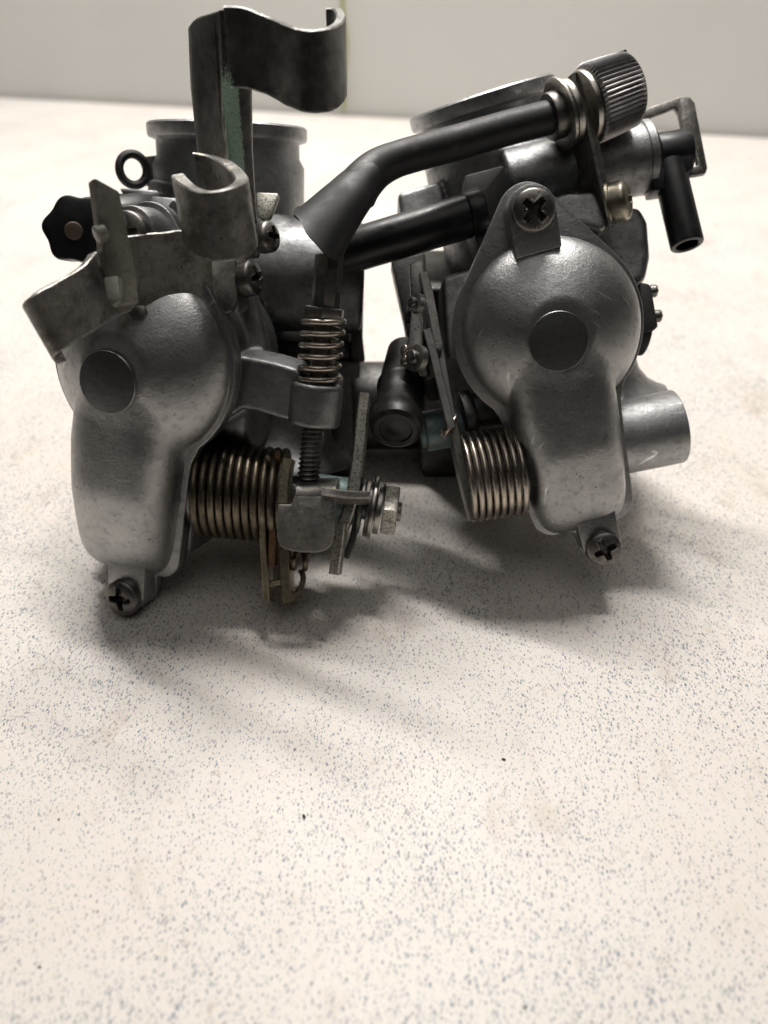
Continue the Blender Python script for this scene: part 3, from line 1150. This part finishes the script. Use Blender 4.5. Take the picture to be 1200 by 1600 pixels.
# flared boot with an open slanted mouth
m = MB()
bp = smooth([P(576, 274, 120), P(563, 287, 126), P(547, 306, 132), P(528, 328, 138), P(508, 352, 144), P(494, 370, 148)], 5)
bn = len(bp)
NB = 60
def boot_ring(i, dr):
    t = i / (bn - 1)
    p = bp[i]
    tg = (bp[min(i + 1, bn - 1)] - bp[max(i - 1, 0)]).normalized()
    x = Vector((1, .8, 0)); x = (x - tg * x.dot(tg)).normalized()
    y = tg.cross(x)
    r = 30.5 + 20 * t ** 1.2 + dr
    R = []
    for j in range(NB):
        a = 2 * math.pi * j / NB
        # the mouth is torn: it hangs lower on the right than on the left
        cut = t ** 2 * (13 * math.cos(a) + 4 * math.sin(2 * a + 1) + (.8 * math.sin(7 * a) if t > .85 else 0) - (14 * math.exp(-((a - math.pi * .86) / .12) ** 2) if t > .9 else 0))
        cut += t ** 2 * 16 * (y.z * math.sin(a) + x.z * math.cos(a))
        sq = 1.0 + .06 * math.cos(2 * a) * t
        R.append(p + x * (r * sq * math.cos(a)) + y * (r * .8 * math.sin(a)) + tg * cut)
    return R
m.rings([boot_ring(i, 0) for i in range(bn)] + [boot_ring(bn - 1, -4)] + [boot_ring(i, -4.5) for i in range(bn - 2, 4, -1)], cap0=True, cap1=False)
m.build('boot', M['rubber'], AC)

ka = (P(984, 140, 40) - P(908, 169, 46)).normalized()
m = MB()
m.cyl(P(856, 184, 57), P(882, 176, 54), 34, ch=4)
m.build('ferrule', M['screw'], AC)
disc(P(873, 180, 54), ka, 52, 6, 'washer', 'washer', AC)
disc(P(882, 177, 54), ka, 47, 10, 'washer', 'washer', AC)
disc(P(910, 167, 50), ka, 50, 9, 'washer', 'washer', AC)
m = MB()
NRB = 52
k0 = P(919, 164, 48)


def rib(t, r, th):
    if t < 3 or t > 68:
        return r
    f_ = (th * NRB / (2 * math.pi)) % 1
    return r + 3.6 * (abs(f_ - .5) * 2) ** .9 - 2.6


m.lathe([(0, 48), (0.5, 52), (3.2, 55), (5, 56.5), (30, 55.5), (60, 53), (66, 52), (68.5, 50), (71, 47), (72, 42), (72, 24), (68, 22), (68, 2)], k0, ka, NRB * 6, rfun=rib)
kn = m.build('thumb_knob', M['knob'], AC, ang=70)
m = MB()
a_, x_, y_ = axes(ka)
nt = Frame(k0 + ka * 64 + Vector((-.33, .88, .3)) * 50)
nt.v = (Vector((-.33, .88, .3)) - ka * Vector((-.33, .88, .3)).dot(ka)).normalized()
nt.u, nt.n = ka, ka.cross(nt.v)
m.box(nt, -8, 8.5, -4, 3.5, -12, 12, 1.5)
m.build('index_notch', M['hole'], kn)

# ---------------------------------------------------------------- crumbs on the table and the thin strip on the wall
def crumb(px, py, size, label, seed):
    g = ground(px, py)
    r = random.Random(seed)
    bm = bmesh.new()
    bmesh.ops.create_icosphere(bm, subdivisions=2, radius=size)
    sx, sy = r.uniform(.8, 1.5), r.uniform(.5, .8)
    for v in bm.verts:
        k = 1 + r.uniform(-.25, .25)
        v.co = Vector((v.co.x * sx * k, v.co.y * sy * k, v.co.z * .5 * k))
    mn = min(v.co.z for v in bm.verts)
    for v in bm.verts:
        v.co.z -= mn
    me = bpy.data.meshes.new('crumb')
    bm.to_mesh(me)
    bm.free()
    me.materials.append(M['crumb'])
    o = bpy.data.objects.new('crumb', me)
    COL.objects.link(o)
    o.location = (g.x, g.y, 0)
    o.rotation_euler = (0, 0, r.uniform(0, 3))
    o['label'], o['category'], o['group'] = label, 'crumb', 'crumbs of dirt on the table'


crumb(475, 1276, .0006, 'largest dark crumb lying on the white table below the spring loaded screw', 1)
crumb(787, 1187, .0004, 'tiny round dark crumb on the table below the right cover', 2)
crumb(92, 1281, .0003, 'tiny dark crumb near the left edge of the table', 3)
crumb(820, 1574, .0004, 'small brown crumb at the near bottom edge of the table', 4)
crumb(62, 1511, .0003, 'tiny dark crumb in the near left corner of the table', 5)

# greenish cord hanging down the wall
wd = -0.012


def on_wall(px, py, off):
    d = (RIGHT * ((px - 600) / F) + UPC * ((800 - py) / F) - BACK)
    t = (mid + nrm * off - CAMP).dot(nrm) / d.dot(nrm)
    return CAMP + d * t


cm = Mat('yellow_green_cord')
M['cord'] = cm.out((.34, .35, .13), .5, 0.0)
pts = smooth([on_wall(533, -40, -.006), on_wall(536, 20, -.006), on_wall(541, 70, -.007), on_wall(538, 120, -.007), on_wall(537, 172, -.006)], 6)
mb = MB()
mb.tube(pts, .0022, 10)
me = bpy.data.meshes.new('cord')
me.from_pydata(mb.v, [], mb.f)
me.polygons.foreach_set('use_smooth', [True] * len(me.polygons))
me.materials.append(M['cord'])
o = bpy.data.objects.new('hanging_cord', me)
COL.objects.link(o)
o['label'], o['category'] = 'thin yellow green cord hanging against the grey wall', 'cord'

low = sorted(STATS, key=lambda t: t[1])[:8]
print('LOWEST', [(n, round(z * 1000, 1)) for n, z in low])
